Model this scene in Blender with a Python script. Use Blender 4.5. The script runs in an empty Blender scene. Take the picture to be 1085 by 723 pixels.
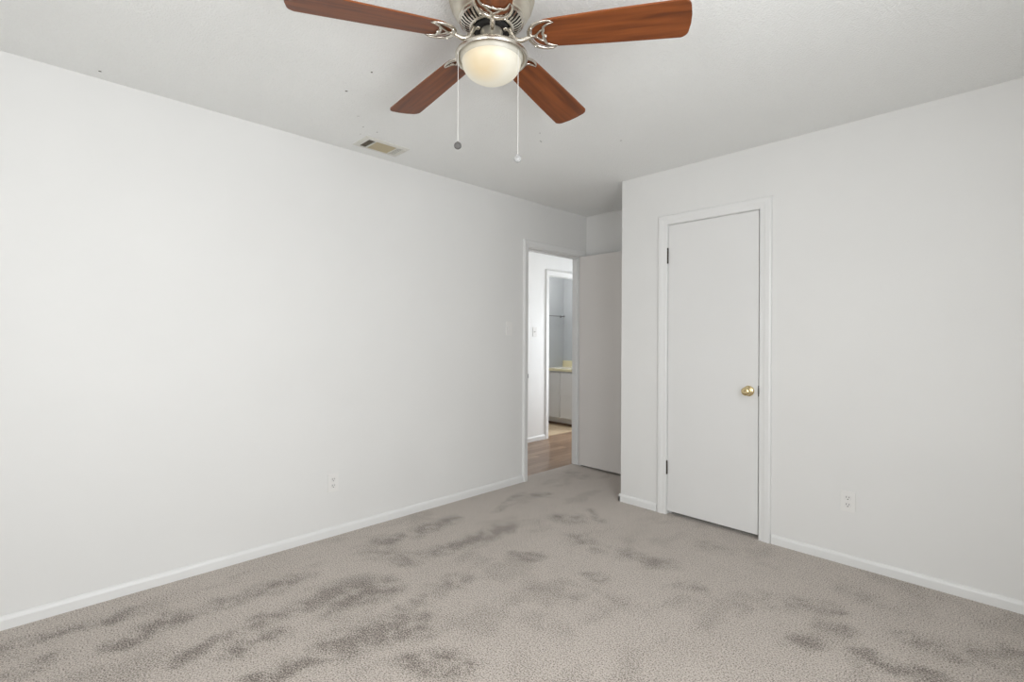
import bpy, bmesh, math, random
from mathutils import Vector, Matrix, noise
PI = math.pi
random.seed(4)
S = bpy.context.scene
COL = S.collection

# ---------------------------------------------------------------- camera
cam_d = bpy.data.cameras.new('camera')
cam = bpy.data.objects.new('camera', cam_d)
COL.objects.link(cam)
cam_d.sensor_fit = 'HORIZONTAL'
cam_d.sensor_width = 36.0
cam_d.lens = 524.64 / 1085 * 36
cam_d.shift_y = -3.06 / 1085
cam_d.clip_start = 0.02
YAW = math.radians(45.749)
ROLL = 0.0048
cam.matrix_world = (Matrix.Translation((0, 0, 1.2411)) @ Matrix.Rotation(YAW, 4, 'Z')
                    @ Matrix.Rotation(PI / 2, 4, 'X') @ Matrix.Rotation(ROLL, 4, 'Z'))
S.camera = cam

# ---------------------------------------------------------------- world, lights, exposure
S.view_settings.view_transform = 'Standard'
S.view_settings.look = 'None'
S.view_settings.gamma = 1.0
S.view_settings.use_curve_mapping = False
S.view_settings.exposure = 0.0

world = bpy.data.worlds.new('daylight')
S.world = world
world.use_nodes = True
bg = world.node_tree.nodes['Background']
bg.inputs[0].default_value = (0.80, 0.90, 1.0, 1)
bg.inputs[1].default_value = 1.2

# room extents (metres; x runs towards the right, y away from the camera)
XL, YC, YB, XC = -2.995, 3.2366, 3.939, -2.124
XE, YS, H = 0.75, -1.25, 2.44
XH, HALLX = -3.095, -4.08
BATHX, BATHY = -4.85, 5.82


def area(name, loc, direction, sx, sy, power, color):
    l = bpy.data.lights.new(name, 'AREA')
    l.shape = 'RECTANGLE'
    l.size, l.size_y = sx, sy
    l.energy = power
    l.color = color
    o = bpy.data.objects.new(name, l)
    COL.objects.link(o)
    o.location = loc
    o.rotation_euler = Vector(direction).to_track_quat('-Z', 'Z').to_euler()
    return o


# east window daylight, and an added south source lifting closet wall and ceiling
area('window_daylight_east', (XE - 0.04, 0.60, 1.40), (-1, -0.12, -0.03), 1.3, 1.2, 51, (0.955, 0.98, 1.0))
area('south_fill_light', (-0.35, YS + 0.04, 1.45), (0.05, 1, 0.22), 1.1, 1.1, 26, (1.0, 0.995, 0.98))
# hall ceiling lamp; bathroom light at the ceiling, placed to even its walls
area('hall_lamp_light', (-3.55, 3.9, 2.40), (0, 0, -1), 0.4, 0.9, 2.2, (1.0, 0.97, 0.92))
area('hall_end_fill', (-3.50, 5.78, 0.95), (-0.2, -1, -0.1), 0.7, 1.6, 31, (0.92, 0.96, 1.0))  # unseen fill panel added before the solid end wall to brighten the lower hall
area('bathroom_lamp_light', (-4.36, 4.95, 2.38), (0, 0.15, -1), 0.25, 0.6, 9, (1.0, 0.98, 0.95))


# ---------------------------------------------------------------- materials
def newmat(name):
    m = bpy.data.materials.new(name)
    m.use_nodes = True
    nt = m.node_tree
    return m, nt, nt.nodes['Principled BSDF']


def bump_on(nt, p, scale, strength, dist, detail=2.0, coord='Object'):
    tc = nt.nodes.new('ShaderNodeTexCoord')
    n = nt.nodes.new('ShaderNodeTexNoise')
    n.inputs['Scale'].default_value = scale
    n.inputs['Detail'].default_value = detail
    b = nt.nodes.new('ShaderNodeBump')
    b.inputs['Strength'].default_value = strength
    b.inputs['Distance'].default_value = dist
    nt.links.new(tc.outputs[coord], n.inputs['Vector'])
    nt.links.new(n.outputs['Fac'], b.inputs['Height'])
    nt.links.new(b.outputs['Normal'], p.inputs['Normal'])
    return n, b


def paint(name, col, rough=0.5, scale=60, strength=0.05, dist=0.002, var=0.02):
    m, nt, p = newmat(name)
    p.inputs['Roughness'].default_value = rough
    bump_on(nt, p, scale, strength, dist)
    tc = nt.nodes.new('ShaderNodeTexCoord')
    n = nt.nodes.new('ShaderNodeTexNoise')
    n.inputs['Scale'].default_value = 2.2
    n.inputs['Detail'].default_value = 3
    r = nt.nodes.new('ShaderNodeValToRGB')
    r.color_ramp.elements[0].position = 0.3
    r.color_ramp.elements[1].position = 0.7
    r.color_ramp.elements[0].color = tuple(c * (1 - var) for c in col) + (1,)
    r.color_ramp.elements[1].color = tuple(min(1, c * (1 + var)) for c in col) + (1,)
    nt.links.new(tc.outputs['Object'], n.inputs['Vector'])
    nt.links.new(n.outputs['Fac'], r.inputs['Fac'])
    nt.links.new(r.outputs['Color'], p.inputs['Base Color'])
    return m


def solid(name, col, rough=0.5, metal=0.0, bscale=120, bstr=0.03):
    m, nt, p = newmat(name)
    p.inputs['Base Color'].default_value = (*col, 1)
    p.inputs['Roughness'].default_value = rough
    p.inputs['Metallic'].default_value = metal
    bump_on(nt, p, bscale, bstr, 0.001)
    return m


WALL = paint('wall_paint', (0.768, 0.764, 0.750), 0.55, 90, 0.06, 0.002, 0.012)
TRIM = paint('trim_paint', (0.785, 0.785, 0.775), 0.38, 40, 0.05, 0.001, 0.01)
DOORP = paint('door_paint', (0.765, 0.762, 0.752), 0.4, 30, 0.06, 0.001, 0.012)
HALLW = paint('hall_paint', (0.86, 0.86, 0.85), 0.5)
BATHW = paint('bathroom_paint', (0.50, 0.525, 0.545), 0.5)
CAB = paint('cabinet_paint', (0.72, 0.71, 0.69), 0.4)
CEIL = paint('ceiling_stipple', (0.89, 0.897, 0.885), 0.85, 130, 0.55, 0.006, 0.01)
NICKEL = solid('brushed_nickel', (0.66, 0.62, 0.55), 0.27, 1.0, 200, 0.05)
NICKEL2 = solid('satin_nickel_enamel', (0.63, 0.59, 0.50), 0.34, 0.75, 200, 0.03)
BRASS = solid('polished_brass', (0.76, 0.62, 0.36), 0.16, 1.0, 60, 0.03)
BRONZE = solid('dark_hinge_metal', (0.045, 0.035, 0.028), 0.45, 0.6)
DARK = solid('dark_cavity', (0.012, 0.011, 0.010), 0.8)
SLOT = solid('dark_slot', (0.03, 0.03, 0.03), 0.7)
PLASTIC = solid('white_plastic', (0.80, 0.79, 0.77), 0.35)
PLASTICR = solid('white_plastic_face', (0.77, 0.76, 0.74), 0.3)
CREAM = solid('cream_laminate', (0.78, 0.71, 0.47), 0.3)
CTOP = solid('cream_counter_surface', (0.88, 0.86, 0.78), 0.22)
CHAIN = solid('white_chain', (0.70, 0.69, 0.66), 0.4, 0.2)
PEWTER = solid('pewter', (0.13, 0.125, 0.12), 0.5, 0.5, 500, 0.8)
CRYSTAL = solid('silver_medallion', (0.36, 0.36, 0.355), 0.5, 0.3, 400, 0.6)
REGW = solid('register_enamel', (0.72, 0.71, 0.66), 0.5)
REGT = solid('register_tan', (0.50, 0.43, 0.29), 0.6)
CHROME = solid('grey_metal', (0.30, 0.30, 0.31), 0.3, 0.9)
SPECK = solid('ceiling_speck', (0.12, 0.11, 0.10), 0.8)
SPECK2 = solid('ceiling_scuff', (0.50, 0.50, 0.49), 0.8)
EXTG = solid('exterior_ground', (0.35, 0.36, 0.30), 0.9)


def wood_blade():
    m, nt, p = newmat('cherry_veneer')
    N, L = nt.nodes, nt.links
    tc = N.new('ShaderNodeTexCoord')
    mp = N.new('ShaderNodeMapping')
    mp.inputs['Scale'].default_value = (1.6, 26, 26)
    oi = N.new('ShaderNodeObjectInfo')
    ad = N.new('ShaderNodeVectorMath'); ad.operation = 'ADD'
    L.new(tc.outputs['Object'], mp.inputs['Vector'])
    L.new(mp.outputs['Vector'], ad.inputs[0])
    L.new(oi.outputs['Random'], ad.inputs[1])
    n = N.new('ShaderNodeTexNoise')
    n.inputs['Scale'].default_value = 1.6
    n.inputs['Detail'].default_value = 5
    n.inputs['Distortion'].default_value = 0.4
    r = N.new('ShaderNodeValToRGB')
    e = r.color_ramp.elements
    e[0].position, e[0].color = 0.28, (0.115, 0.032, 0.010, 1)
    e[1].position, e[1].color = 0.75, (0.270, 0.078, 0.020, 1)
    e.new(0.5).color = (0.190, 0.053, 0.014, 1)
    L.new(ad.outputs[0], n.inputs['Vector'])
    L.new(n.outputs['Fac'], r.inputs['Fac'])
    L.new(r.outputs['Color'], p.inputs['Base Color'])
    p.inputs['Roughness'].default_value = 0.38
    p.inputs['Specular IOR Level'].default_value = 0.35
    return m


BLADEW = wood_blade()


def wood_floor():
    m, nt, p = newmat('hall_planks')
    N, L = nt.nodes, nt.links
    tc = N.new('ShaderNodeTexCoord')
    mp = N.new('ShaderNodeMapping')
    mp.inputs['Rotation'].default_value = (0, 0, PI / 2)
    br = N.new('ShaderNodeTexBrick')
    br.inputs['Color1'].default_value = (0.215, 0.130, 0.078, 1)
    br.inputs['Color2'].default_value = (0.33, 0.215, 0.14, 1)
    br.inputs['Mortar'].default_value = (0.12, 0.06, 0.03, 1)
    br.inputs['Scale'].default_value = 1
    br.inputs['Mortar Size'].default_value = 0.0012
    br.inputs['Brick Width'].default_value = 1.1
    br.inputs['Row Height'].default_value = 0.09
    L.new(tc.outputs['Object'], mp.inputs['Vector'])
    L.new(mp.outputs['Vector'], br.inputs['Vector'])
    mp2 = N.new('ShaderNodeMapping')
    mp2.inputs['Scale'].default_value = (40, 2.5, 1)
    n = N.new('ShaderNodeTexNoise')
    n.inputs['Scale'].default_value = 1.5
    n.inputs['Detail'].default_value = 5
    L.new(tc.outputs['Object'], mp2.inputs['Vector'])
    L.new(mp2.outputs['Vector'], n.inputs['Vector'])
    mx = N.new('ShaderNodeMix'); mx.data_type = 'RGBA'; mx.blend_type = 'OVERLAY'
    mx.inputs['Factor'].default_value = 0.6
    L.new(br.outputs['Color'], mx.inputs['A'])
    L.new(n.outputs['Fac'], mx.inputs['B'])
    L.new(mx.outputs['Result'], p.inputs['Base Color'])
    p.inputs['Roughness'].default_value = 0.33
    return m


WOODF = wood_floor()


def tile_floor():
    m, nt, p = newmat('bathroom_vinyl')
    N, L = nt.nodes, nt.links
    tc = N.new('ShaderNodeTexCoord')
    br = N.new('ShaderNodeTexBrick')
    br.offset = 0
    br.inputs['Color1'].default_value = (0.60, 0.46, 0.30, 1)
    br.inputs['Color2'].default_value = (0.66, 0.52, 0.36, 1)
    br.inputs['Mortar'].default_value = (0.45, 0.32, 0.19, 1)
    br.inputs['Scale'].default_value = 1
    br.inputs['Mortar Size'].default_value = 0.004
    br.inputs['Brick Width'].default_value = 0.3
    br.inputs['Row Height'].default_value = 0.3
    L.new(tc.outputs['Object'], br.inputs['Vector'])
    L.new(br.outputs['Color'], p.inputs['Base Color'])
    p.inputs['Roughness'].default_value = 0.4
    return m


TILE = tile_floor()


def carpet_mat():
    m, nt, p = newmat('cut_pile_carpet')
    N, L = nt.nodes, nt.links
    tc = N.new('ShaderNodeTexCoord')

    def noise_tex(scale, detail, rough=0.5):
        n = N.new('ShaderNodeTexNoise')
        n.inputs['Scale'].default_value = scale
        n.inputs['Detail'].default_value = detail
        n.inputs['Roughness'].default_value = rough
        L.new(tc.outputs['Object'], n.inputs['Vector'])
        return n

    def math_(op, a, b=None, clamp=False):
        n = N.new('ShaderNodeMath'); n.operation = op; n.use_clamp = clamp
        for i, v in enumerate((a, b)):
            if v is None:
                continue
            if isinstance(v, (int, float)):
                n.inputs[i].default_value = v
            else:
                L.new(v, n.inputs[i])
        return n.outputs[0]

    fine = noise_tex(165, 2.5, 0.6)
    big = noise_tex(1.9, 3)
    patch = noise_tex(5.5, 4, 0.6)
    mid = noise_tex(17, 4, 0.65)
    at = N.new('ShaderNodeAttribute'); at.attribute_name = 'pile_lay'
    r = N.new('ShaderNodeValToRGB')
    e = r.color_ramp.elements
    e[0].position, e[0].color = 0.31, (0.105, 0.083, 0.068, 1)
    e[1].position, e[1].color = 0.58, (0.600, 0.535, 0.482, 1)
    e.new(0.45).color = (0.372, 0.328, 0.285, 1)
    # where the pile lies the other way the gaps between tufts show more
    lay = math_('ADD', at.outputs['Fac'], math_('MULTIPLY', math_('SUBTRACT', big.outputs['Fac'], 0.5), 0.5))
    lay = math_('ADD', lay, math_('MULTIPLY', math_('SUBTRACT', mid.outputs['Fac'], 0.5), 0.5))
    lay = math_('ADD', lay, math_('MULTIPLY', math_('SUBTRACT', patch.outputs['Fac'], 0.5), 0.3))
    v = math_('SUBTRACT', math_('ADD', fine.outputs['Fac'], 0.012), math_('MULTIPLY', lay, 0.125))
    L.new(v, r.inputs['Fac'])
    L.new(r.outputs['Color'], p.inputs['Base Color'])
    p.inputs['Roughness'].default_value = 0.95
    p.inputs['Specular IOR Level'].default_value = 0.1
    p.inputs['Sheen Weight'].default_value = 0.25
    p.inputs['Sheen Roughness'].default_value = 0.5
    b = N.new('ShaderNodeBump')
    b.inputs['Strength'].default_value = 0.6
    b.inputs['Distance'].default_value = 0.006
    L.new(fine.outputs['Fac'], b.inputs['Height'])
    L.new(b.outputs['Normal'], p.inputs['Normal'])
    return m


CARPET = carpet_mat()


def globe_mat():
    m, nt, p = newmat('lit_frosted_globe')
    N, L = nt.nodes, nt.links
    tc = N.new('ShaderNodeTexCoord')
    # the bulb sits off-centre inside: the glass is yellower near it
    d = N.new('ShaderNodeVectorMath'); d.operation = 'DISTANCE'
    d.inputs[1].default_value = (0.030, -0.066, -0.255)
    n = N.new('ShaderNodeMapRange')
    n.inputs['From Min'].default_value = 0.03
    n.inputs['From Max'].default_value = 0.088
    r = N.new('ShaderNodeValToRGB')
    r.color_ramp.elements[0].position = 0.0
    r.color_ramp.elements[0].color = (0.95, 0.62, 0.17, 1)
    r.color_ramp.elements[1].position = 1.0
    r.color_ramp.elements[1].color = (1.0, 0.93, 0.74, 1)
    L.new(tc.outputs['Object'], d.inputs[0])
    L.new(d.outputs['Value'], n.inputs['Value'])
    L.new(n.outputs['Result'], r.inputs['Fac'])
    p.inputs['Base Color'].default_value = (0.40, 0.385, 0.34, 1)
    p.inputs['Roughness'].default_value = 0.4
    L.new(r.outputs['Color'], p.inputs['Emission Color'])
    p.inputs['Emission Strength'].default_value = 0.40
    return m


GLOBE = globe_mat()
GLOBE_COLLAR = GLOBE.copy()
GLOBE_COLLAR.name = 'frosted_collar'
GLOBE_COLLAR.node_tree.nodes['Principled BSDF'].inputs['Emission Strength'].default_value = 0.13


def glass_mat():
    m, nt, p = newmat('window_glass')
    p.inputs['Base Color'].default_value = (1, 1, 1, 1)
    p.inputs['Roughness'].default_value = 0.0
    p.inputs['Transmission Weight'].default_value = 1.0
    bump_on(nt, p, 3, 0.01, 0.001)
    return m


GLASS = glass_mat()


# ---------------------------------------------------------------- helpers
def link(name, bm, mats, parent=None, smooth=False, bevel=0.0, segs=2):
    bmesh.ops.recalc_face_normals(bm, faces=bm.faces[:])
    me = bpy.data.meshes.new(name)
    bm.to_mesh(me)
    bm.free()
    o = bpy.data.objects.new(name, me)
    COL.objects.link(o)
    for m in (mats if isinstance(mats, (list, tuple)) else [mats]):
        me.materials.append(m)
    if smooth:
        for f in me.polygons:
            f.use_smooth = True
        me.set_sharp_from_angle(angle=math.radians(50))
    if bevel:
        md = o.modifiers.new('bevel', 'BEVEL')
        md.width = bevel
        md.segments = segs
        md.limit_method = 'ANGLE'
        md.angle_limit = math.radians(40)
    if parent is not None:
        o.parent = parent
    return o


def box(bm, a, b, mi=0):
    x0, x1 = sorted((a[0], b[0])); y0, y1 = sorted((a[1], b[1])); z0, z1 = sorted((a[2], b[2]))
    v = [bm.verts.new(c) for c in ((x0, y0, z0), (x1, y0, z0), (x1, y1, z0), (x0, y1, z0),
                                   (x0, y0, z1), (x1, y0, z1), (x1, y1, z1), (x0, y1, z1))]
    for q in ((0, 3, 2, 1), (4, 5, 6, 7), (0, 1, 5, 4), (1, 2, 6, 5), (2, 3, 7, 6), (3, 0, 4, 7)):
        f = bm.faces.new([v[i] for i in q])
        f.material_index = mi


def boxes(lst):
    bm = bmesh.new()
    for a, b in lst:
        box(bm, a, b)
    return bm


def lathe(bm, prof, n=48, mi=0, M=None, cap0=False, cap1=False):
    """profile of (radius, z) turned about z"""
    rings = []
    for r, z in prof:
        if r < 1e-6:
            rings.append([bm.verts.new((0, 0, z))])
        else:
            rings.append([bm.verts.new((r * math.cos(2 * PI * i / n), r * math.sin(2 * PI * i / n), z)) for i in range(n)])
    for a, b in zip(rings, rings[1:]):
        for i in range(n):
            j = (i + 1) % n
            if len(a) == 1 and len(b) == 1:
                continue
            if len(a) == 1:
                f = bm.faces.new((a[0], b[i], b[j]))
            elif len(b) == 1:
                f = bm.faces.new((a[i], a[j], b[0]))
            else:
                f = bm.faces.new((a[i], a[j], b[j], b[i]))
            f.material_index = mi
    if cap0 and len(rings[0]) > 1:
        bm.faces.new(rings[0]).material_index = mi
    if cap1 and len(rings[-1]) > 1:
        bm.faces.new(rings[-1]).material_index = mi
    if M is not None:
        vs = [v for r in rings for v in r]
        bmesh.ops.transform(bm, matrix=M, verts=vs)


def catmull(pts, k=6):
    P = [Vector(p) for p in pts]
    out = []
    for i in range(len(P) - 1):
        p0 = P[max(i - 1, 0)]; p1 = P[i]; p2 = P[i + 1]; p3 = P[min(i + 2, len(P) - 1)]
        for j in range(k):
            t = j / k
            out.append(0.5 * ((2 * p1) + (-p0 + p2) * t + (2 * p0 - 5 * p1 + 4 * p2 - p3) * t * t + (-p0 + 3 * p1 - 3 * p2 + p3) * t ** 3))
    out.append(P[-1])
    return out


def tube(bm, pts4, k=6, n=8, flat=1.0, mi=0):
    """pts4: (x,y,z,r) smoothed and swept; flat squashes the section in z"""
    P = catmull([Vector(p) for p in pts4], k)
    pos = [Vector(p[:3]) for p in P]
    rad = [p[3] for p in P]
    rings = []
    for i, p in enumerate(pos):
        t = (pos[min(i + 1, len(pos) - 1)] - pos[max(i - 1, 0)]).normalized()
        up = Vector((0, 0, 1))
        if abs(t.z) > 0.95:
            up = Vector((0, 1, 0))
        a = t.cross(up).normalized()
        b = a.cross(t).normalized()
        r = max(rad[i], 0.0004)
        rings.append([bm.verts.new(p + a * math.cos(2 * PI * j / n) * r + b * math.sin(2 * PI * j / n) * r * flat) for j in range(n)])
    for u, v in zip(rings, rings[1:]):
        for j in range(n):
            q = (j + 1) % n
            bm.faces.new((u[j], u[q], v[q], v[j])).material_index = mi
    bm.faces.new(rings[0]); bm.faces.new(rings[-1])


def empty(name, loc, rz=0.0, parent=None):
    o = bpy.data.objects.new(name, None)
    COL.objects.link(o)
    o.location = loc
    o.rotation_euler = (0, 0, rz)
    o.empty_display_size = 0.1
    if parent is not None:
        o.parent = parent
    return o


def tag(o, label, cat=None, group=None, kind=None):
    o['label'] = label
    if cat: o['category'] = cat
    if group: o['group'] = group
    if kind: o['kind'] = kind
    return o


def struct(o, label, cat):
    return tag(o, label, cat, kind='structure')


# ---------------------------------------------------------------- the room shell
# floor (carpet), one fine grid carrying how the pile lies
SCUFF = [(-2.8, -0.08, -2.79, 0.28, 0.036, 0.6), (-2.52, 0.27, -2.61, 0.45, 0.053, 0.9), (-2.23, 0.41, -2.32, 0.55, 0.026, 0.6), (-2.16, 0.59, -2.15, 0.73, 0.054, 0.9), (-2.6, 0.57, -2.58, 1.01, 0.048, 0.6), (-2.3, 0.64, -2.3, 1.04, 0.047, 0.7), (-1.92, 0.58, -1.89, 0.89, 0.034, 0.9), (-1.92, 0.9, -1.81, 1.21, 0.067, 0.9), (-2.28, 1.07, -2.2, 1.25, 0.084, 0.9), (-2.68, 1.56, -2.7, 2.09, 0.051, 0.7), (-2.36, 1.71, -2.34, 2.22, 0.057, 0.7), (-2.56, 1.46, -2.4, 1.54, 0.075, 0.6), (-2.01, 1.98, -1.9, 2.05, 0.035, 0.8), (-1.95, 1.25, -2.0, 1.59, 0.051, 0.6), (-1.63, 1.07, -1.46, 1.16, 0.06, 0.8), (-2.21, 2.64, -2.12, 2.68, 0.069, 0.6), (-1.91, 2.44, -1.76, 2.4, 0.06, 0.5), (-1.56, 2.48, -1.4, 2.5, 0.068, 0.7), (-1.56, 2.1, -1.5, 2.13, 0.041, 0.7), (-2.16, 2.94, -1.97, 2.76, 0.02, 0.6), (-2.66, 2.92, -2.6, 2.94, 0.045, 0.6), (-2.86, 3.58, -2.73, 3.58, 0.072, 0.4), (-0.71, 2.59, -0.6, 2.63, 0.056, 0.6), (-0.63, 2.29, -0.58, 2.31, 0.029, 0.8), (-0.43, 2.34, -0.36, 2.37, 0.049, 0.8), (-0.3, 2.63, -0.24, 2.65, 0.048, 0.6), (-0.31, 2.34, -0.22, 2.41, 0.029, 0.7), (-0.88, 2.49, -0.77, 2.56, 0.074, 0.4), (-0.56, 2.9, -0.5, 2.89, 0.059, 0.4), (-1.2, 2.35, -1.12, 2.39, 0.04, 0.5), (-0.6, 2.46, -0.54, 2.48, 0.041, 0.5), (-1.3, 2.91, -1.22, 2.92, 0.055, 0.4), (-1.62, 1.98, -1.28, 2.0, 0.02, 0.3), (-2.62, 2.39, -2.78, 2.86, 0.02, 0.5), (-0.21, 2.62, 0.01, 2.77, 0.082, 0.5), (-2.56, -0.02, -2.6, 0.08, 0.033, 0.5), (-1.52, 1.59, -1.33, 1.63, 0.049, 0.25), (-2.15, 0.93, -2.21, 1.04, 0.032, 0.5), (-1.71, 1.79, -1.49, 1.89, 0.035, 0.25)]


def lay_at(x, y):
    """0..1: how far the pile lies against the view here (brushed marks with ragged outlines)"""
    p = Vector((x, y, 0.0))
    w = noise.noise_vector(p * 4.0) * 0.045 + noise.noise_vector(p * 11.0 + Vector((3, 1, 7))) * 0.032
    qx, qy = x + w.x, y + w.y
    m = 0.0
    for x1, y1, x2, y2, t, s in SCUFF:
        t2 = t * 0.92 + 0.006
        if not (min(x1, x2) - 2.3 * t2 < qx < max(x1, x2) + 2.3 * t2 and min(y1, y2) - 2.3 * t2 < qy < max(y1, y2) + 2.3 * t2):
            continue
        dx, dy = x2 - x1, y2 - y1
        u = max(0, min(1, ((qx - x1) * dx + (qy - y1) * dy) / (dx * dx + dy * dy + 1e-9)))
        d = math.hypot(qx - x1 - u * dx, qy - y1 - u * dy)
        m = max(m, s * max(0.0, 1 - (d / (t2 * 1.9)) ** 2) ** 1.5)
    rag = noise.fractal(p * 13.0, 0.8, 2.0, 4)
    m *= max(0.25, 0.95 + 1.3 * rag)
    st = noise.fractal(Vector((x * 4.5, y * 2.4, 5.0)), 0.8, 2.0, 5)
    st = max(0.0, min(1.0, (st - 0.10) / 0.45))
    return min(1.0, m + 0.36 * st)


def build_floor():
    st = 0.016
    x0, x1, y0, y1 = -3.09, XE, YS, YB
    nx, ny = int((x1 - x0) / st), int((y1 - y0) / st)
    vs, vals = [], []
    for j in range(ny + 1):
        for i in range(nx + 1):
            x = x0 + (x1 - x0) * i / nx
            y = y0 + (y1 - y0) * j / ny
            vs.append((x, y, 0.0))
            vals.append(lay_at(x, y))
    fs = [(j * (nx + 1) + i, j * (nx + 1) + i + 1, (j + 1) * (nx + 1) + i + 1, (j + 1) * (nx + 1) + i) for j in range(ny) for i in range(nx)]
    me = bpy.data.meshes.new('floor')
    me.from_pydata(vs, [], fs)
    at = me.attributes.new('pile_lay', 'FLOAT', 'POINT')
    at.data.foreach_set('value', vals)
    me.materials.append(CARPET)
    o = bpy.data.objects.new('floor', me)
    COL.objects.link(o)
    return o


struct(build_floor(), 'beige grey cut-pile carpet with darker brushed patches covering the bedroom floor', 'carpet')

# wall_left with the doorway into the hall
DY0, DY1, DH = 3.103, 3.860, 2.036
bm = boxes([((XL, YS - 0.1, -0.02), (XH, DY0, H)), ((XL, DY1, -0.02), (XH, 5.92, H)), ((XL, DY0, DH), (XH, DY1, H))])
struct(link('wall_left', bm, WALL), 'long plain white wall on the left, with the hall doorway at its far end', 'wall')
# closet front wall with its door opening
CX0, CX1, CH = -1.748, -1.122, 2.05
bm = boxes([((XC, YC, -0.02), (CX0, YC + 0.1, H)), ((CX1, YC, -0.02), (XE + 0.1, YC + 0.1, H)), ((CX0, YC, CH), (CX1, YC + 0.1, H))])
struct(link('wall_right', bm, WALL), 'white wall on the right holding the flush closet door', 'wall')
struct(link('wall_closet_side', boxes([((XC, YC + 0.1, -0.02), (XC + 0.09, YB, H))]), WALL), 'narrow return of the closet wall facing the hall doorway', 'wall')
struct(link('wall_back', boxes([((XL, YB, -0.02), (XE + 0.1, YB + 0.1, H))]), WALL), 'short shaded wall behind the open bedroom door', 'wall')


def wall_with_window(axis, pos, thick, lo, hi, w0, w1, z0, z1):
    L = []
    for a, b, c, d in ((lo, w0, -0.02, H), (w1, hi, -0.02, H), (w0, w1, -0.02, z0), (w0, w1, z1, H)):
        if axis == 'x':
            L.append(((pos, a, c), (pos + thick, b, d)))
        else:
            L.append(((a, pos, c), (b, pos + thick, d)))
    return boxes(L)


WE = (-0.10, 1.30, 0.75, 2.05)
WS = (-1.0, 0.30, 0.80, 2.10)
struct(link('wall_east', wall_with_window('x', XE, 0.1, YS, YC, *WE), WALL), 'window wall to the right of the camera', 'wall')
struct(link('wall_south', wall_with_window('y', YS, -0.1, XL, XE + 0.1, *WS), WALL), 'wall behind the camera, with the added window', 'wall')


def window(name, axis, pos, t, w0, w1, z0, z1, label):
    r = empty(name, (0, 0, 0))
    struct(r, label, 'window')
    f = 0.045

    def B(a, b, c, d, p0, p1):
        return ((p0, a, c), (p1, b, d)) if axis == 'x' else ((a, p0, c), (b, p1, d))
    p0, p1 = pos + t * 0.35, pos + t * 0.75
    zm = (z0 + z1) / 2
    L = [B(w0, w0 + f, z0, z1, p0, p1), B(w1 - f, w1, z0, z1, p0, p1), B(w0 + f, w1 - f, z0, z0 + f, p0, p1),
         B(w0 + f, w1 - f, z1 - f, z1, p0, p1), B(w0 + f, w1 - f, zm - 0.02, zm + 0.02, p0, p1)]
    link('window_frame', boxes(L), TRIM, r)
    g = pos + t * 0.55
    link('window_pane', boxes([B(w0 + f, w1 - f, z0 + f, zm - 0.02, g, g + 0.003 * (1 if t > 0 else -1)),
                               B(w0 + f, w1 - f, zm + 0.02, z1 - f, g, g + 0.003 * (1 if t > 0 else -1))]), GLASS, r)
    return r


window('window_1', 'x', XE, 0.1, *WE, 'double-hung white window in the wall to the right of the camera')

window('added_window_2', 'y', YS, -0.1, *WS, 'unseen double-hung white window added in the wall behind the camera')  # unseen, put in for the light it gives the closet wall and ceiling

# ceiling with a few specks and scuffs
bm = boxes([((XH, YS - 0.1, H), (XE + 0.1, 5.92, H + 0.1)), ((-4.95, 1.6, H), (XH, 5.92, H + 0.1))])


def speck(bm, x, y, rx, ry, rot, mi):
    n = 10
    M = Matrix.Translation((x, y, H - 0.0012)) @ Matrix.Rotation(rot, 4, 'Z')
    top = [bm.verts.new(M @ Vector((rx * math.cos(2 * PI * i / n), ry * math.sin(2 * PI * i / n) * (1 + .2 * math.sin(i * 2)), 0))) for i in range(n)]
    bot = [bm.verts.new(v.co + Vector((0, 0, 0.0014))) for v in top]
    bm.faces.new(top).material_index = mi
    for i in range(n):
        bm.faces.new((top[i], top[(i + 1) % n], bot[(i + 1) % n], bot[i])).material_index = mi


for x, y, a, b, r, mi in ((-2.048, 1.103, .0045, .004, 0, 1), (-2.292, 1.100, .006, .004, .9, 1), (-2.505, 1.270, .007, .003, .8, 2), (-2.613, 1.356, .005, .003, 0, 2),
                          (-2.623, 1.448, .005, .004, 0, 2), (-2.812, 1.723, .005, .004, 0, 1), (-2.716, 1.392, .004, .003, 0, 2), (-2.909, .224, .006, .004, 1.2, 1),
                          (-1.961, 2.130, .004, .004, 0, 2), (-1.689, 2.558, .006, .004, 0, 2), (-2.04, 2.225, .016, .003, 1.9, 2)):
    speck(bm, x, y, a, b, r, mi)
struct(link('ceiling', bm, [CEIL, SPECK, SPECK2]), 'off-white stippled ceiling with a few small specks', 'ceiling')

# hall and bathroom shells
bm = boxes([((HALLX - 0.1, 1.6, -0.05), (-3.09, 5.92, -0.002))])
struct(link('floor_hall', bm, WOODF), 'brown wood plank floor of the hall seen through the doorway', 'floor')
bm = boxes([((-4.95, 3.9, -0.05), (HALLX - 0.1, 5.92, -0.002))])
struct(link('floor_bathroom', bm, TILE), 'tan vinyl floor of the bathroom in front of the vanity', 'floor')
BY0, BY1, BH = 4.606, 5.33, 2.03
bm = boxes([((HALLX, 1.6, -0.02), (HALLX - 0.1, BY0, H)), ((HALLX, BY1, -0.02), (HALLX - 0.1, 5.92, H)), ((HALLX, BY0, BH), (HALLX - 0.1, BY1, H))])
struct(link('wall_hall', bm, HALLW), 'bright white hall wall seen through the bedroom doorway', 'wall')
struct(link('wall_hall_end', boxes([((XH, 5.82, -0.02), (HALLX, 5.92, H))]), HALLW), 'far end wall of the hall', 'wall')
struct(link('wall_hall_near', boxes([((XH, 1.6, -0.02), (HALLX - 0.1, 1.5, H))]), HALLW), 'near end wall of the hall', 'wall')
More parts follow.
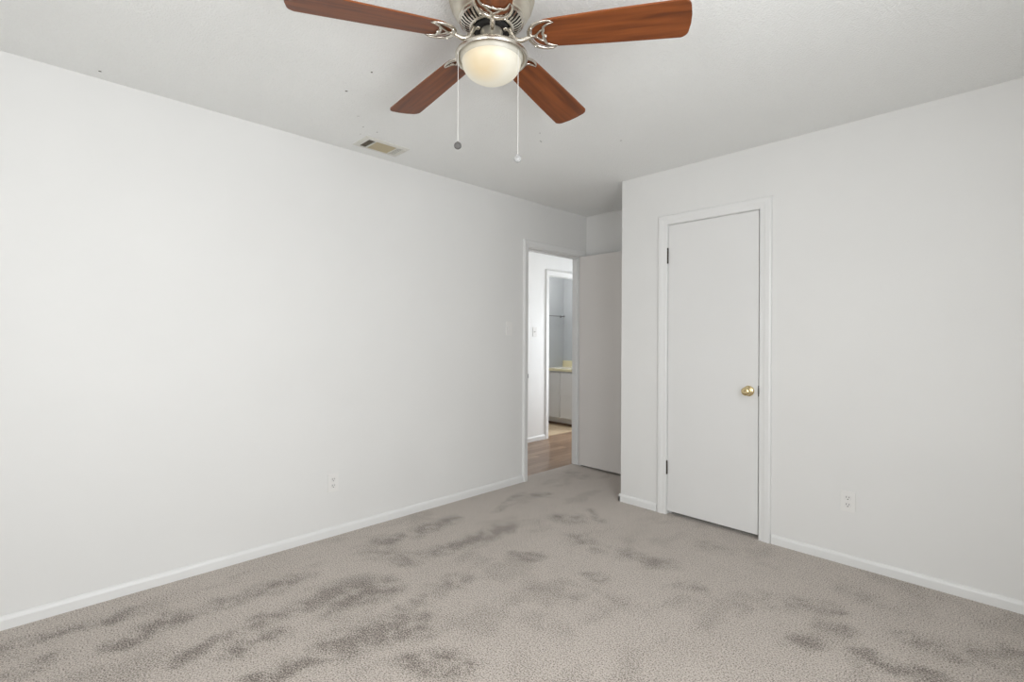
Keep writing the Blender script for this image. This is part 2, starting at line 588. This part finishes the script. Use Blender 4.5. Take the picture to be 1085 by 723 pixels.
struct(link('wall_bathroom_left', boxes([((BATHX, 3.9, -0.02), (BATHX - 0.1, 5.92, H))]), BATHW), 'blue-grey bathroom wall carrying the towel bar', 'wall')
struct(link('wall_bathroom_back', boxes([((BATHX, BATHY, -0.02), (HALLX - 0.1, 5.92, H))]), BATHW), 'blue-grey bathroom wall behind the vanity', 'wall')
struct(link('wall_bathroom_near', boxes([((BATHX, 3.8, -0.02), (HALLX - 0.1, 3.9, H))]), BATHW), 'near bathroom wall', 'wall')


# mitred casing of profile [(distance from the opening, thickness)]
def casing(name, P, u0, u1, z1, prof, parent=None, z0=0.0):
    """P(u, z, d) -> point; u along the wall, d proud of it"""
    bm = bmesh.new()
    loops = []
    for (w, t) in prof:
        loops.append([P(u0 - w, z0, t), P(u0 - w, z1 + w, t), P(u1 + w, z1 + w, t), P(u1 + w, z0, t)])
    V = [[bm.verts.new(p) for p in l] for l in loops]
    for a, b in zip(V, V[1:]):
        for i in range(3):
            bm.faces.new((a[i], a[i + 1], b[i + 1], b[i]))
    # back and ends
    for i in range(3):
        bm.faces.new((V[0][i], V[0][i + 1], V[-1][i + 1], V[-1][i]))
    for i in (0, 3):
        bm.faces.new([l[i] for l in V])
    return link(name, bm, TRIM, parent)


PROF = [(0, 0.0), (0, 0.008), (0.004, 0.011), (0.02, 0.012), (0.032, 0.016), (0.052, 0.017), (0.060, 0.013), (0.063, 0.0)]
struct(casing('trim_1', lambda u, z, d: (XL + d, u, z), DY0 + 0.003, DY1 - 0.012, DH + 0.003, [(w * 0.93, t) for w, t in PROF]), 'white casing around the hall doorway', 'door casing')
PROF2 = [(w * 1.12, t) for w, t in PROF]
struct(casing('trim_2', lambda u, z, d: (u, YC - d, z), CX0 + 0.002, CX1 - 0.003, CH - 0.002, PROF2), 'white casing around the closet door', 'door casing')
struct(casing('trim_3', lambda u, z, d: (HALLX + d, u, z), BY0, BY1, BH, PROF), 'white casing around the bathroom doorway', 'door casing')
struct(casing('trim_4', lambda u, z, d: (XH - d, u, z), DY0 + 0.003, DY1 - 0.003, DH + 0.003, PROF), 'white casing on the hall side of the bedroom doorway', 'door casing')


# jambs: thin lining with a stop
def jamb(name, lst):
    return link(name, boxes(lst), TRIM, bevel=0.0015)


struct(jamb('trim_5', [((XL, DY0, 0), (XH, DY0 + 0.004, DH)), ((XL, DY1 - 0.006, 0), (XH, DY1, DH)), ((XL, DY0, DH - 0.006), (XH, DY1, DH)),
                       ((XL - 0.045, DY0 + 0.004, 0), (XH + 0.02, DY0 + 0.014, DH - 0.006)),
                       ((XL - 0.045, DY1 - 0.016, 0), (XH + 0.02, DY1 - 0.006, DH - 0.006)),
                       ((XL - 0.045, DY0 + 0.004, DH - 0.016), (XH + 0.02, DY1 - 0.006, DH - 0.006))]), 'white lining and stop inside the hall doorway', 'door lining')
struct(jamb('trim_6', [((CX0, YC, 0), (CX0 + 0.004, YC + 0.1, CH)), ((CX1 - 0.004, YC, 0), (CX1, YC + 0.1, CH)), ((CX0, YC, CH - 0.004), (CX1, YC + 0.1, CH)),
                       ((CX0 + 0.004, YC + 0.043, 0), (CX0 + 0.016, YC + 0.075, CH - 0.004)), ((CX1 - 0.016, YC + 0.043, 0), (CX1 - 0.004, YC + 0.075, CH - 0.004)),
                       ((CX0, YC + 0.043, CH - 0.016), (CX1, YC + 0.075, CH - 0.004))]), 'white lining and stop behind the closet door', 'door lining')
struct(jamb('trim_7', [((HALLX, BY0, 0), (HALLX - 0.1, BY0 + 0.004, BH)), ((HALLX, BY1 - 0.004, 0), (HALLX - 0.1, BY1, BH)), ((HALLX, BY0, BH - 0.004), (HALLX - 0.1, BY1, BH))]),
       'white lining inside the bathroom doorway', 'door lining')


# baseboards: moulded strip, section (out, z) swept along straight runs
BB = [(0.0, 0.0), (0.012, 0.0), (0.012, 0.040), (0.009, 0.050), (0.004, 0.056), (0.0, 0.057)]


def baseboard(name, runs, label):
    bm = bmesh.new()
    for (x0, y0), (x1, y1), (nx, ny) in runs:
        A = [bm.verts.new((x0 + nx * d, y0 + ny * d, z)) for d, z in BB]
        B = [bm.verts.new((x1 + nx * d, y1 + ny * d, z)) for d, z in BB]
        n = len(BB)
        for i in range(n):
            bm.faces.new((A[i], A[(i + 1) % n], B[(i + 1) % n], B[i]))
        bm.faces.new(A); bm.faces.new(B[::-1])
    return struct(link(name, bm, TRIM), label, 'baseboard')


baseboard('baseboard_left', [((XL, YS), (XL, DY0 - 0.056), (1, 0))], 'low white baseboard along the left wall')
baseboard('baseboard_right', [((XC - 0.012, YC), (CX0 - 0.070, YC), (0, -1)), ((XC, YC - 0.012), (XC, YB), (-1, 0))], 'short white baseboard at the closet corner')
baseboard('baseboard_closet', [((CX1 + 0.070, YC), (XE, YC), (0, -1))], 'white baseboard to the right of the closet door')
baseboard('baseboard_back', [((XL, YB), (XC - 0.012, YB), (0, -1))], 'white baseboard behind the open door')
baseboard('baseboard_east', [((XE, YS), (XE, YC - 0.012), (-1, 0))], 'white baseboard under the side window')
baseboard('baseboard_south', [((XL + 0.012, YS), (XE - 0.012, YS), (0, 1))], 'white baseboard along the wall behind the camera')
baseboard('baseboard_hall', [((HALLX, 1.6), (HALLX, BY0 - 0.063), (1, 0))], 'white baseboard along the hall wall')


# ---------------------------------------------------------------- doors
def hinge(parent, x, y, z0, z1, dx, dy, name='hinge'):
    """knuckle barrel with finials, and a leaf of metal let into the jamb"""
    bm = bmesh.new()
    h = z1 - z0
    prof = [(0, z0 - 0.004), (0.004, z0 - 0.003), (0.0045, z0)]
    k = 5
    for i in range(k):
        a = z0 + h * i / k
        b = z0 + h * (i + 1) / k
        prof += [(0.0058, a + 0.0008), (0.0058, b - 0.0008), (0.0046, b)]
    prof += [(0.004, z1 + 0.003), (0, z1 + 0.004)]
    lathe(bm, prof, 14, M=Matrix.Translation((x, y, 0)))
    box(bm, (x - 0.001 - 0.0 * dx, y - 0.001, z0), (x + 0.001 + dx, y + 0.001 + dy, z1))
    o = link(name, bm, BRONZE, parent, smooth=False)
    o['label'] = 'dark metal hinge'
    return o


# closet door: flush slab
d2 = empty('door_2', (0, 0, 0))
struct(d2, 'white flush closet door with a round brass knob, closed', 'door')
link('door_leaf', boxes([((-1.7425, YC + 0.004, 0.025), (-1.1330, YC + 0.039, 2.0445))]), DOORP, d2, bevel=0.002)
hinge(d2, -1.7435, YC - 0.003, 1.776, 1.882, 0, 0.012)
hinge(d2, -1.7435, YC - 0.003, 0.286, 0.378, 0, 0.012)
# knob
KX, KZ = -1.190, 0.916
Mk = Matrix.Translation((KX, YC + 0.004, KZ)) @ Matrix.Rotation(PI / 2, 4, 'X')
kn = empty('door_knob', (0, 0, 0), parent=d2)
kn['label'] = 'round polished brass knob'
bm = bmesh.new()
lathe(bm, [(0, 0), (0.033, 0), (0.0335, 0.002), (0.031, 0.006), (0.024, 0.0095), (0.016, 0.011), (0.0125, 0.014), (0.0125, 0.016)], 40, M=Mk)
link('rosette', bm, BRASS, kn, smooth=True)
bm = bmesh.new()
lathe(bm, [(0.0115, 0.014), (0.0105, 0.022), (0.012, 0.030), (0.020, 0.036), (0.0255, 0.043), (0.0272, 0.051), (0.0255, 0.058), (0.020, 0.063), (0.012, 0.0655), (0.007, 0.0645), (0, 0.064)], 40, M=Mk)
link('knob_head', bm, BRASS, kn, smooth=True)
bm = boxes([((-1.1335, YC + 0.002, 0.886), (-1.1262, YC + 0.012, 0.953)), ((-1.1262, YC - 0.0165, 0.900), (-1.1240, YC + 0.010, 0.940))])
o = link('strike_plate', bm, BRONZE, d2)
o['label'] = 'dark strike plate in the door gap'

# bedroom door, swung open against the back wall (hinged on the far jamb)
d1 = empty('door_1', (XL + 0.012, DY1 - 0.006, 0))
struct(d1, 'flush bedroom door standing open against the back wall', 'door')
bm = boxes([((0.0, -0.035, 0.018), (0.742, 0.0, 2.030))])
link('door_leaf', bm, paint('shaded_door_paint', (0.715, 0.685, 0.66), 0.45, 30, 0.06, 0.001, 0.012), d1, bevel=0.002)  # alcove shade put into the paint: darker and warmer than the closet door
for z in (0.25, 1.02, 1.80):
    hinge(d1, -0.006, -0.001, z, z + 0.09, 0.004, -0.02)
for s in (-1, 1):
    Mq = Matrix.Translation((0.742 - 0.065, -0.035 if s < 0 else 0.0, 0.915)) @ Matrix.Rotation(PI / 2 * (1 if s < 0 else -1), 4, 'X')
    bm = bmesh.new()
    lathe(bm, [(0, 0), (0.032, 0), (0.032, 0.003), (0.024, 0.009), (0.012, 0.011), (0.011, 0.022), (0.02, 0.030), (0.0262, 0.042), (0.0255, 0.052), (0.018, 0.058), (0, 0.06)], 32, M=Mq)
    link('door_knob', bm, BRASS, d1, smooth=True)['label'] = 'round brass knob'
# latch plate lip on the near jamb of that doorway
bm = boxes([((XL - 0.03, DY0 + 0.0035, 0.88), (XL + 0.001, DY0 + 0.006, 0.945)), ((XL - 0.002, DY0 - 0.001, 0.895), (XL + 0.0125, DY0 + 0.006, 0.93))])
struct(link('trim_8', bm, CHROME), 'small metal latch plate on the near edge of the hall doorway', 'latch plate')


# ---------------------------------------------------------------- switches and outlets
def rrect(bm, cx, cz, w, h, r, y0, y1, mi=0, n=5):
    pts = []
    for sx, sz, a0 in ((1, 1, 0), (-1, 1, 90), (-1, -1, 180), (1, -1, 270)):
        for i in range(n + 1):
            a = math.radians(a0 + 90 * i / n)
            pts.append((cx + sx * (w / 2 - r) + r * math.cos(a), cz + sz * (h / 2 - r) + r * math.sin(a)))
    A = [bm.verts.new((x, y0, z)) for x, z in pts]
    B = [bm.verts.new((x, y1, z)) for x, z in pts]
    for i in range(len(pts)):
        f = bm.faces.new((A[i], A[(i + 1) % len(pts)], B[(i + 1) % len(pts)], B[i])); f.material_index = mi
    f = bm.faces.new(A[::-1]); f.material_index = mi
    f = bm.faces.new(B); f.material_index = mi


def plate(parent):
    bm = bmesh.new()
    rrect(bm, 0, 0, 0.070, 0.114, 0.004, 0.0, -0.0055)
    return link('wall_plate', bm, PLASTIC, parent, bevel=0.0018)


def screw(parent, z):
    bm = bmesh.new()
    lathe(bm, [(0.0032, 0.0), (0.003, 0.0008), (0, 0.001)], 12, M=Matrix.Translation((0, -0.0055, z)) @ Matrix.Rotation(PI / 2, 4, 'X'))
    link('screw', bm, PLASTICR, parent)


def outlet(loc, rz, label):
    r = empty('wall_outlet', loc, rz)
    tag(r, label, 'outlet')
    plate(r)
    for s in (1, -1):
        bm = bmesh.new()
        c = s * 0.0195
        rrect(bm, 0, c, 0.034, 0.0285, 0.011, -0.004, -0.0068)
        box(bm, (-0.0075, -0.0062, c - 0.001), (-0.0050, -0.0070, c + 0.0085), 1)
        box(bm, (0.0050, -0.0062, c - 0.000), (0.0075, -0.0070, c + 0.0075), 1)
        lathe(bm, [(0.0029, 0), (0.0029, 0.0009), (0, 0.0009)], 12, mi=1, M=Matrix.Translation((0, -0.0062, c - 0.0075)) @ Matrix.Rotation(PI / 2, 4, 'X'))
        link('receptacle', bm, [PLASTICR, SLOT], r)
    screw(r, 0)
    return r


def switch(loc, rz, label):
    r = empty('light_switch', loc, rz)
    tag(r, label, 'light switch')
    plate(r)
    bm = bmesh.new()
    box(bm, (-0.006, -0.005, -0.0125), (0.006, -0.0066, 0.0125), 0)
    link('switch_surround', bm, PLASTICR, r, bevel=0.0008)
    bm = bmesh.new()
    v = [(-0.0042, -0.006, -0.009), (0.0042, -0.006, -0.009), (0.0042, -0.006, 0.008), (-0.0042, -0.006, 0.008),
         (-0.0036, -0.016, 0.005), (0.0036, -0.016, 0.005), (0.0036, -0.0155, 0.010), (-0.0036, -0.0155, 0.010)]
    vv = [bm.verts.new(p) for p in v]
    for q in ((0, 1, 5, 4), (1, 2, 6, 5), (2, 3, 7, 6), (3, 0, 4, 7), (4, 5, 6, 7), (0, 3, 2, 1)):
        bm.faces.new([vv[i] for i in q])
    link('toggle', bm, PLASTIC, r, bevel=0.0008)
    screw(r, 0.030); screw(r, -0.030)
    return r


outlet((XL, 1.361, 0.333), -PI / 2 + PI, 'white duplex outlet low on the long left wall')
outlet((-0.660, YC, 0.350), 0, 'white duplex outlet low on the wall right of the closet door')
switch((XL, 2.882, 1.323), PI / 2, 'white toggle switch on the bedroom wall just left of the doorway')
switch((HALLX, 4.354, 1.318), PI / 2, 'white toggle switch on the hall wall seen through the doorway')

# ---------------------------------------------------------------- ceiling register
REG = empty('ceiling_register', (-2.802, 1.580, H))
tag(REG, 'old white ceiling air register with tan louvers near the left wall', 'air vent')
fx, fy = 0.090, 0.149          # half sizes
ix, iy = 0.064, 0.119
bm = bmesh.new()
ring = lambda a, b, z: [bm.verts.new(p) for p in ((-a, -b, z), (a, -b, z), (a, b, z), (-a, b, z))]
R0 = ring(fx, fy, 0.0); R1 = ring(fx, fy, -0.003); R2 = ring(ix + 0.006, iy + 0.006, -0.008); R3 = ring(ix, iy, -0.008); R4 = ring(ix, iy, 0.0)
for a, b in ((R0, R1), (R1, R2), (R2, R3), (R3, R4)):
    for i in range(4):
        bm.faces.new((a[i], a[(i + 1) % 4], b[(i + 1) % 4], b[i]))
for yy in (-0.0745, 0.0735):
    box(bm, (-ix, yy - 0.004, -0.0095), (ix, yy + 0.004, 0.0))
link('register_frame', bm, REGW, REG)
link('register_backing', boxes([((-ix, -iy, -0.0012), (ix, iy, -0.0002))]), DARK, REG)


def slat(bm, c, along, ln, w, ang, t=0.0012):
    if along == 'x':
        M = Matrix.Translation(c) @ Matrix.Rotation(ang, 4, 'X')
        s = (ln / 2, w / 2, t / 2)
    else:
        M = Matrix.Translation(c) @ Matrix.Rotation(ang, 4, 'Y')
        s = (w / 2, ln / 2, t / 2)
    r = bmesh.ops.create_cube(bm, size=1.0, matrix=M @ Matrix.Diagonal((2 * s[0], 2 * s[1], 2 * s[2], 1)))


bm = bmesh.new()
for i in range(4):
    slat(bm, (0, -iy + 0.007 + i * 0.0115, -0.0045), 'x', 2 * ix - 0.001, 0.0085, math.radians(-50))
link('louver_bank', bm, solid('shaded_louver', (0.14, 0.12, 0.09), 0.7), REG)['label'] = 'dark bank of slanted louvers'  # shade between the tilted slats put into their dark tan colour
bm = bmesh.new()
for i in range(9):
    slat(bm, (-ix + 0.008 + i * 0.014, 0, -0.0045), 'y', 0.141, 0.0125, math.radians(-22))
link('louver_bank', bm, REGT, REG)['label'] = 'tan middle bank of long louvers'
bm = bmesh.new()
for i in range(4):
    slat(bm, (0, 0.083 + i * 0.0105, -0.0045), 'x', 2 * ix - 0.001, 0.0118, math.radians(14))
link('louver_bank', bm, REGW, REG)['label'] = 'white end bank of louvers'

# ---------------------------------------------------------------- ceiling fan
FX, FY = -1.3045, 1.1633
FAN = empty('ceiling_fan', (FX, FY, H))
tag(FAN, 'brushed nickel ceiling fan with five cherry wood blades and a lit frosted globe', 'ceiling fan')
Z = lambda z: z - H
bm = bmesh.new()
lathe(bm, [(0.0, 0), (0.151, 0), (0.1515, -0.010), (0.1455, -0.0125), (0.1475, -0.0155), (0.1475, -0.024), (0.1410, -0.0265), (0.1430, -0.0295), (0.1430, -0.038), (0.1370, -0.0405),
           (0.1375, -0.047), (0.131, -0.059), (0.122, -0.070), (0.1155, -0.075), (0.1155, -0.079)], 72)
link('motor_housing', bm, NICKEL2, FAN, smooth=True)
# slotted lower bowl: ribs between an outer and an inner ring, dark behind
bm = bmesh.new()
lathe(bm, [(0.1155, -0.078), (0.1165, -0.083), (0.113, -0.087), (0.107, -0.089)], 72)
lathe(bm, [(0.079, -0.109), (0.074, -0.1125), (0.069, -0.1115), (0.069, -0.104)], 72)
nr = 40
for i in range(nr):
    a = 2 * PI * i / nr
    M = Matrix.Rotation(a, 4, 'Z')
    w = 0.0042
    P0 = [(0.109, -w, -0.0885), (0.109, w, -0.0885), (0.094, w * .85, -0.102), (0.094, -w * .85, -0.102)]
    P1 = [(0.094, -w * .85, -0.102), (0.094, w * .85, -0.102), (0.077, w * .72, -0.1095), (0.077, -w * .72, -0.1095)]
    for q in (P0, P1):
        lo = [bm.verts.new(M @ Vector(p)) for p in q]
        hi = [bm.verts.new(M @ (Vector(p) + Vector((-0.001, 0, 0.003)))) for p in q]
        bm.faces.new(lo); bm.faces.new(hi[::-1])
        for k in range(4):
            bm.faces.new((lo[k], lo[(k + 1) % 4], hi[(k + 1) % 4], hi[k]))
link('vent_ring', bm, NICKEL, FAN)
bm = bmesh.new()
lathe(bm, [(0.113, -0.076), (0.108, -0.082), (0.092, -0.096), (0.072, -0.104), (0.0, -0.104)], 48)
link('motor_core', bm, DARK, FAN, smooth=True)
# flywheel the arms bolt to
bm = bmesh.new()
lathe(bm, [(0, -0.104), (0.058, -0.104), (0.061, -0.107), (0.061, -0.114), (0.056, -0.117), (0.034, -0.117), (0.0, -0.117)], 48)
link('flywheel', bm, DARK, FAN, smooth=False)
# switch cup + fitter pan of the light kit
bm = bmesh.new()
lathe(bm, [(0.030, -0.114), (0.038, -0.117), (0.040, -0.122), (0.040, -0.174), (0.044, -0.179)], 48)
link('switch_cup', bm, NICKEL2, FAN, smooth=True)
bm = bmesh.new()
lathe(bm, [(0.030, -0.174), (0.046, -0.176), (0.078, -0.182), (0.104, -0.190), (0.1215, -0.199), (0.1285, -0.208), (0.1290, -0.212), (0.1265, -0.2175),
           (0.121, -0.219), (0.117, -0.216), (0.112, -0.208), (0.106, -0.203)], 72)
link('light_pan', bm, NICKEL, FAN, smooth=True)
bm = bmesh.new()
pr = [(0.1105, -0.206), (0.1110, -0.214), (0.1030, -0.2265)]
for i in range(0, 13):
    a = i / 12 * PI / 2
    pr.append((0.1040 * math.cos(a), -0.228 - 0.068 * math.sin(a)))
pr[-1] = (0, -0.296)
lathe(bm, pr[:4], 64, mi=1)
lathe(bm, pr[3:], 64)
link('glass_globe', bm, [GLOBE, GLOBE_COLLAR], FAN, smooth=True)['label'] = 'frosted glass bowl glowing warm white'

Q_R, Q_W0, Q_W1, PITCH, DROOP, ZB = 0.665, 0.1156, 0.1503, -0.1796, 0.0444, 2.2857


def zb(s, t):
    return Z(ZB) + t * PITCH - DROOP * (s - 0.2)


def blade_bm():
    """paddle outline: rounded root, gently widening sides, rounded corners"""
    hw = lambda s: 0.5 * (Q_W0 + (Q_W1 - Q_W0) * (s - 0.2) / (Q_R - 0.2)) + 0.002 * math.sin(PI * max(0, min(1, (s - .2) / .46)))
    up = []
    s0 = 0.146
    for i in range(9):
        a = PI / 2 * i / 8
        s = s0 + 0.062 * (1 - math.cos(a))
        up.append((s, hw(0.2) * math.sin(a) * 0.99 + 0.0005))
    for i in range(1, 12):
        s = 0.208 + (Q_R - 0.03 - 0.208) * i / 11
        up.append((s, hw(s)))
    r = 0.030
    for i in range(1, 9):
        a = PI / 2 * i / 8
        up.append((Q_R - 0.002 - r + r * math.sin(a), hw(Q_R) - r + r * math.cos(a)))
    up.append((Q_R + 0.002, 0.018))
    out = up + [(s, -t) for s, t in reversed(up)]
    bm = bmesh.new()
    lo = [bm.verts.new((s, t, zb(s, t))) for s, t in out]
    hi = [bm.verts.new((s, t, zb(s, t) + 0.0055)) for s, t in out]
    bm.faces.new(lo); bm.faces.new(hi[::-1])
    n = len(out)
    for i in range(n):
        bm.faces.new((lo[i], lo[(i + 1) % n], hi[(i + 1) % n], hi[i]))
    return bm


def bracket_bm():
    """openwork crescent iron under the blade root and its S-curved arm"""
    bm = bmesh.new()
    zf = lambda s, t, d=0.0045: zb(s, t) - d
    T = lambda pts, flat=0.75, d=0.0045: tube(bm, [(s, t, zf(s, t, d), r) for s, t, r in pts], 5, 12, flat)
    for m in (1, -1):
        T([(0.228, 0.050 * m, 0.0008), (0.212, 0.059 * m, 0.0035), (0.186, 0.058 * m, 0.0052), (0.158, 0.046 * m, 0.0072), (0.141, 0.024 * m, 0.0078), (0.136, 0.0, 0.0080)])
        T([(0.150, 0.0, 0.0050), (0.162, 0.006 * m, 0.0042), (0.174, 0.018 * m, 0.0038), (0.186, 0.026 * m, 0.0040)])
    hf = [(0.228, 0.050, 0.0008), (0.206, 0.045, 0.0042), (0.191, 0.035, 0.0050), (0.189, 0.022, 0.0048), (0.184, 0.010, 0.0048), (0.186, 0.0, 0.0050)]
    T(hf + [(s, -t, r) for s, t, r in reversed(hf[:-1])])
    T([(0.134, 0, 0.0074), (0.148, 0, 0.0068), (0.166, 0, 0.0030)])
    z0 = zf(0.136, 0)
    tube(bm, [(0.140, 0, z0, 0.0074), (0.124, 0, z0 - 0.006, 0.0078), (0.104, 0, z0 - 0.009, 0.0086), (0.086, 0, z0 - 0.001, 0.0090),
              (0.074, 0, z0 + 0.016, 0.0080), (0.066, 0, z0 + 0.032, 0.0082), (0.052, 0, Z(2.330), 0.0085)], 6, 12, 0.95)
    # foot bolted to the flywheel
    lathe(bm, [(0, 0.006), (0.009, 0.006), (0.009, -0.001), (0.006, -0.004), (0.0, -0.005)], 20, M=Matrix.Translation((0.050, 0, Z(2.324))))
    return bm


b0 = link('fan_blade', blade_bm(), BLADEW, FAN)
for f in b0.data.polygons:
    f.use_smooth = False
k0 = link('blade_bracket', bracket_bm(), NICKEL, FAN, smooth=True)
bm = bmesh.new()
for s, t in ((0.150, 0.040), (0.150, -0.040), (0.194, 0.0)):
    lathe(bm, [(0, -0.0125), (0.003, -0.012), (0.0045, -0.0095), (0.0045, -0.004), (0, -0.004)], 12, M=Matrix.Translation((s, t, zb(s, t))))
s0 = link('blade_screws', bm, NICKEL, k0, smooth=True)
s0['kind'] = 'stuff'
PHI = math.radians(31.4919)
for i in range(5):
    a = PHI + i * 2 * PI / 5
    if i == 0:
        b, k = b0, k0
    else:
        b = b0.copy(); COL.objects.link(b); b.parent = FAN
        k = k0.copy(); COL.objects.link(k); k.parent = FAN
        s = s0.copy(); COL.objects.link(s); s.parent = k
    b.rotation_euler = (0, 0, a)
    k.rotation_euler = (0, 0, a)

# pull chains with medallions
FWD = Vector((-math.sin(YAW), math.cos(YAW), 0)); RGT = Vector((math.cos(YAW), math.sin(YAW), 0))


def chain(lat, fw, ztop, zball, mat, lab):
    p = RGT * lat + FWD * fw
    bm = bmesh.new()
    z = Z(ztop); ze = Z(zball) + 0.013
    lathe(bm, [(0, z), (0.0009, z), (0.0009, ze), (0, ze)], 6, M=Matrix.Translation((p.x, p.y, 0)))
    n = int((z - ze) / 0.0046)
    for i in range(n):
        zz = z - (i + .5) * (z - ze) / n
        lathe(bm, [(0, zz + 0.0017), (0.0012, zz + 0.0008), (0.0012, zz - 0.0008), (0, zz - 0.0017)], 6, M=Matrix.Translation((p.x, p.y, 0)))
    c = link('pull_chain', bm, CHAIN, FAN)
    bm = bmesh.new()
    M = Matrix.Translation((p.x, p.y, Z(zball))) @ Matrix.Rotation(YAW, 4, 'Z') @ Matrix.Rotation(PI / 2, 4, 'X')
    R = 0.0128
    lathe(bm, [(0, -0.006), (R * .45, -0.0062), (R * .55, -0.0048), (R * .75, -0.0052), (R * .93, -0.0035), (R, 0), (R * .93, 0.0035), (R * .75, 0.0052), (R * .55, 0.0048), (R * .45, 0.0062), (0, 0.006)], 28, M=M)
    for i in range(8):
        a = 2 * PI * i / 8
        lathe(bm, [(0, 0.0075), (0.0015, 0.007), (0.002, 0.005), (0.002, 0)], 8, M=M @ Matrix.Translation((R * .72 * math.cos(a), R * .72 * math.sin(a), 0)))
    lathe(bm, [(0, 0.016), (0.0018, 0.015), (0.0024, 0.012), (0.002, 0.010)], 10, M=Matrix.Translation((p.x, p.y, Z(zball))))
    k = link('chain_medallion', bm, mat, c, smooth=True)
    k['label'] = lab


chain(-0.112, -0.050, 2.228, 1.900, PEWTER, 'dark pewter chain medallion')
chain(0.0936, -0.060, 2.225, 1.852, CRYSTAL, 'pale silver chain medallion')

# ---------------------------------------------------------------- bathroom
VX0, VX1, VY = BATHX, HALLX - 0.1, 5.40
VAN = empty('vanity_cabinet', ((VX0 + VX1) / 2, (VY + BATHY) / 2, 0))
tag(VAN, 'white two-door vanity cabinet in the bathroom seen through both doorways', 'cabinet')
ox, oy = VAN.location.x, VAN.location.y
W = lambda lst: boxes([((a[0] - ox, a[1] - oy, a[2]), (b[0] - ox, b[1] - oy, b[2])) for a, b in lst])
link('cabinet_body', W([((VX0 + 0.002, VY, 0.10), (VX1 - 0.002, BATHY - 0.002, 0.772))]), CAB, VAN)
link('toe_kick', W([((VX0 + 0.002, VY + 0.07, 0.0), (VX1 - 0.002, VY + 0.09, 0.10))]), CAB, VAN)
link('cove_strip', W([((VX0 + 0.002, VY + 0.062, 0.0), (VX1 - 0.002, VY + 0.07, 0.03))]), solid('brown_cove', (0.16, 0.10, 0.06), 0.6), VAN)['label'] = 'thin brown strip along the floor'
for a, b in ((VX0 + 0.01, -4.556), (-4.546, VX1 - 0.01)):
    dr = link('cabinet_door', W([((a, VY - 0.018, 0.115), (b, VY - 0.0005, 0.755))]), CAB, VAN, bevel=0.003)
CT = empty('vanity_countertop', (ox, oy, 0.774))
tag(CT, 'cream laminate countertop lying on the bathroom vanity', 'countertop')
W2 = lambda lst: boxes([((a[0] - ox, a[1] - oy, a[2] - 0.774), (b[0] - ox, b[1] - oy, b[2] - 0.774)) for a, b in lst])
link('counter_edge', W2([((VX0 + 0.003, VY - 0.032, 0.776), (VX1 - 0.003, VY - 0.024, 0.812))]), CREAM, CT, bevel=0.002)
link('counter_top', W2([((VX0 + 0.003, VY - 0.024, 0.776), (VX1 - 0.003, BATHY - 0.002, 0.813))]), CTOP, CT)
link('backsplash', W2([((VX0 + 0.003, BATHY - 0.022, 0.813), (VX1 - 0.003, BATHY - 0.002, 0.905))]), CREAM, CT, bevel=0.002)

TB = empty('towel_bar', (BATHX, 5.5, 1.572))
tag(TB, 'thin grey towel bar on the blue-grey bathroom wall above the vanity', 'towel bar')
bm = bmesh.new()
tube(bm, [(0.065, -0.32, 0, 0.006), (0.065, 0.0, 0, 0.006), (0.065, 0.248, 0, 0.006)], 3, 12)
link('bar', bm, CHROME, TB, smooth=True)
for y in (-0.32, 0.248):
    bm = bmesh.new()
    lathe(bm, [(0, 0), (0.020, 0), (0.020, 0.005), (0.010, 0.012), (0.008, 0.05), (0.012, 0.056), (0.013, 0.070), (0.010, 0.076), (0, 0.077)], 20,
          M=Matrix.Translation((0, y, 0)) @ Matrix.Rotation(PI / 2, 4, 'Y'))
    link('bracket', bm, CHROME, TB, smooth=True)
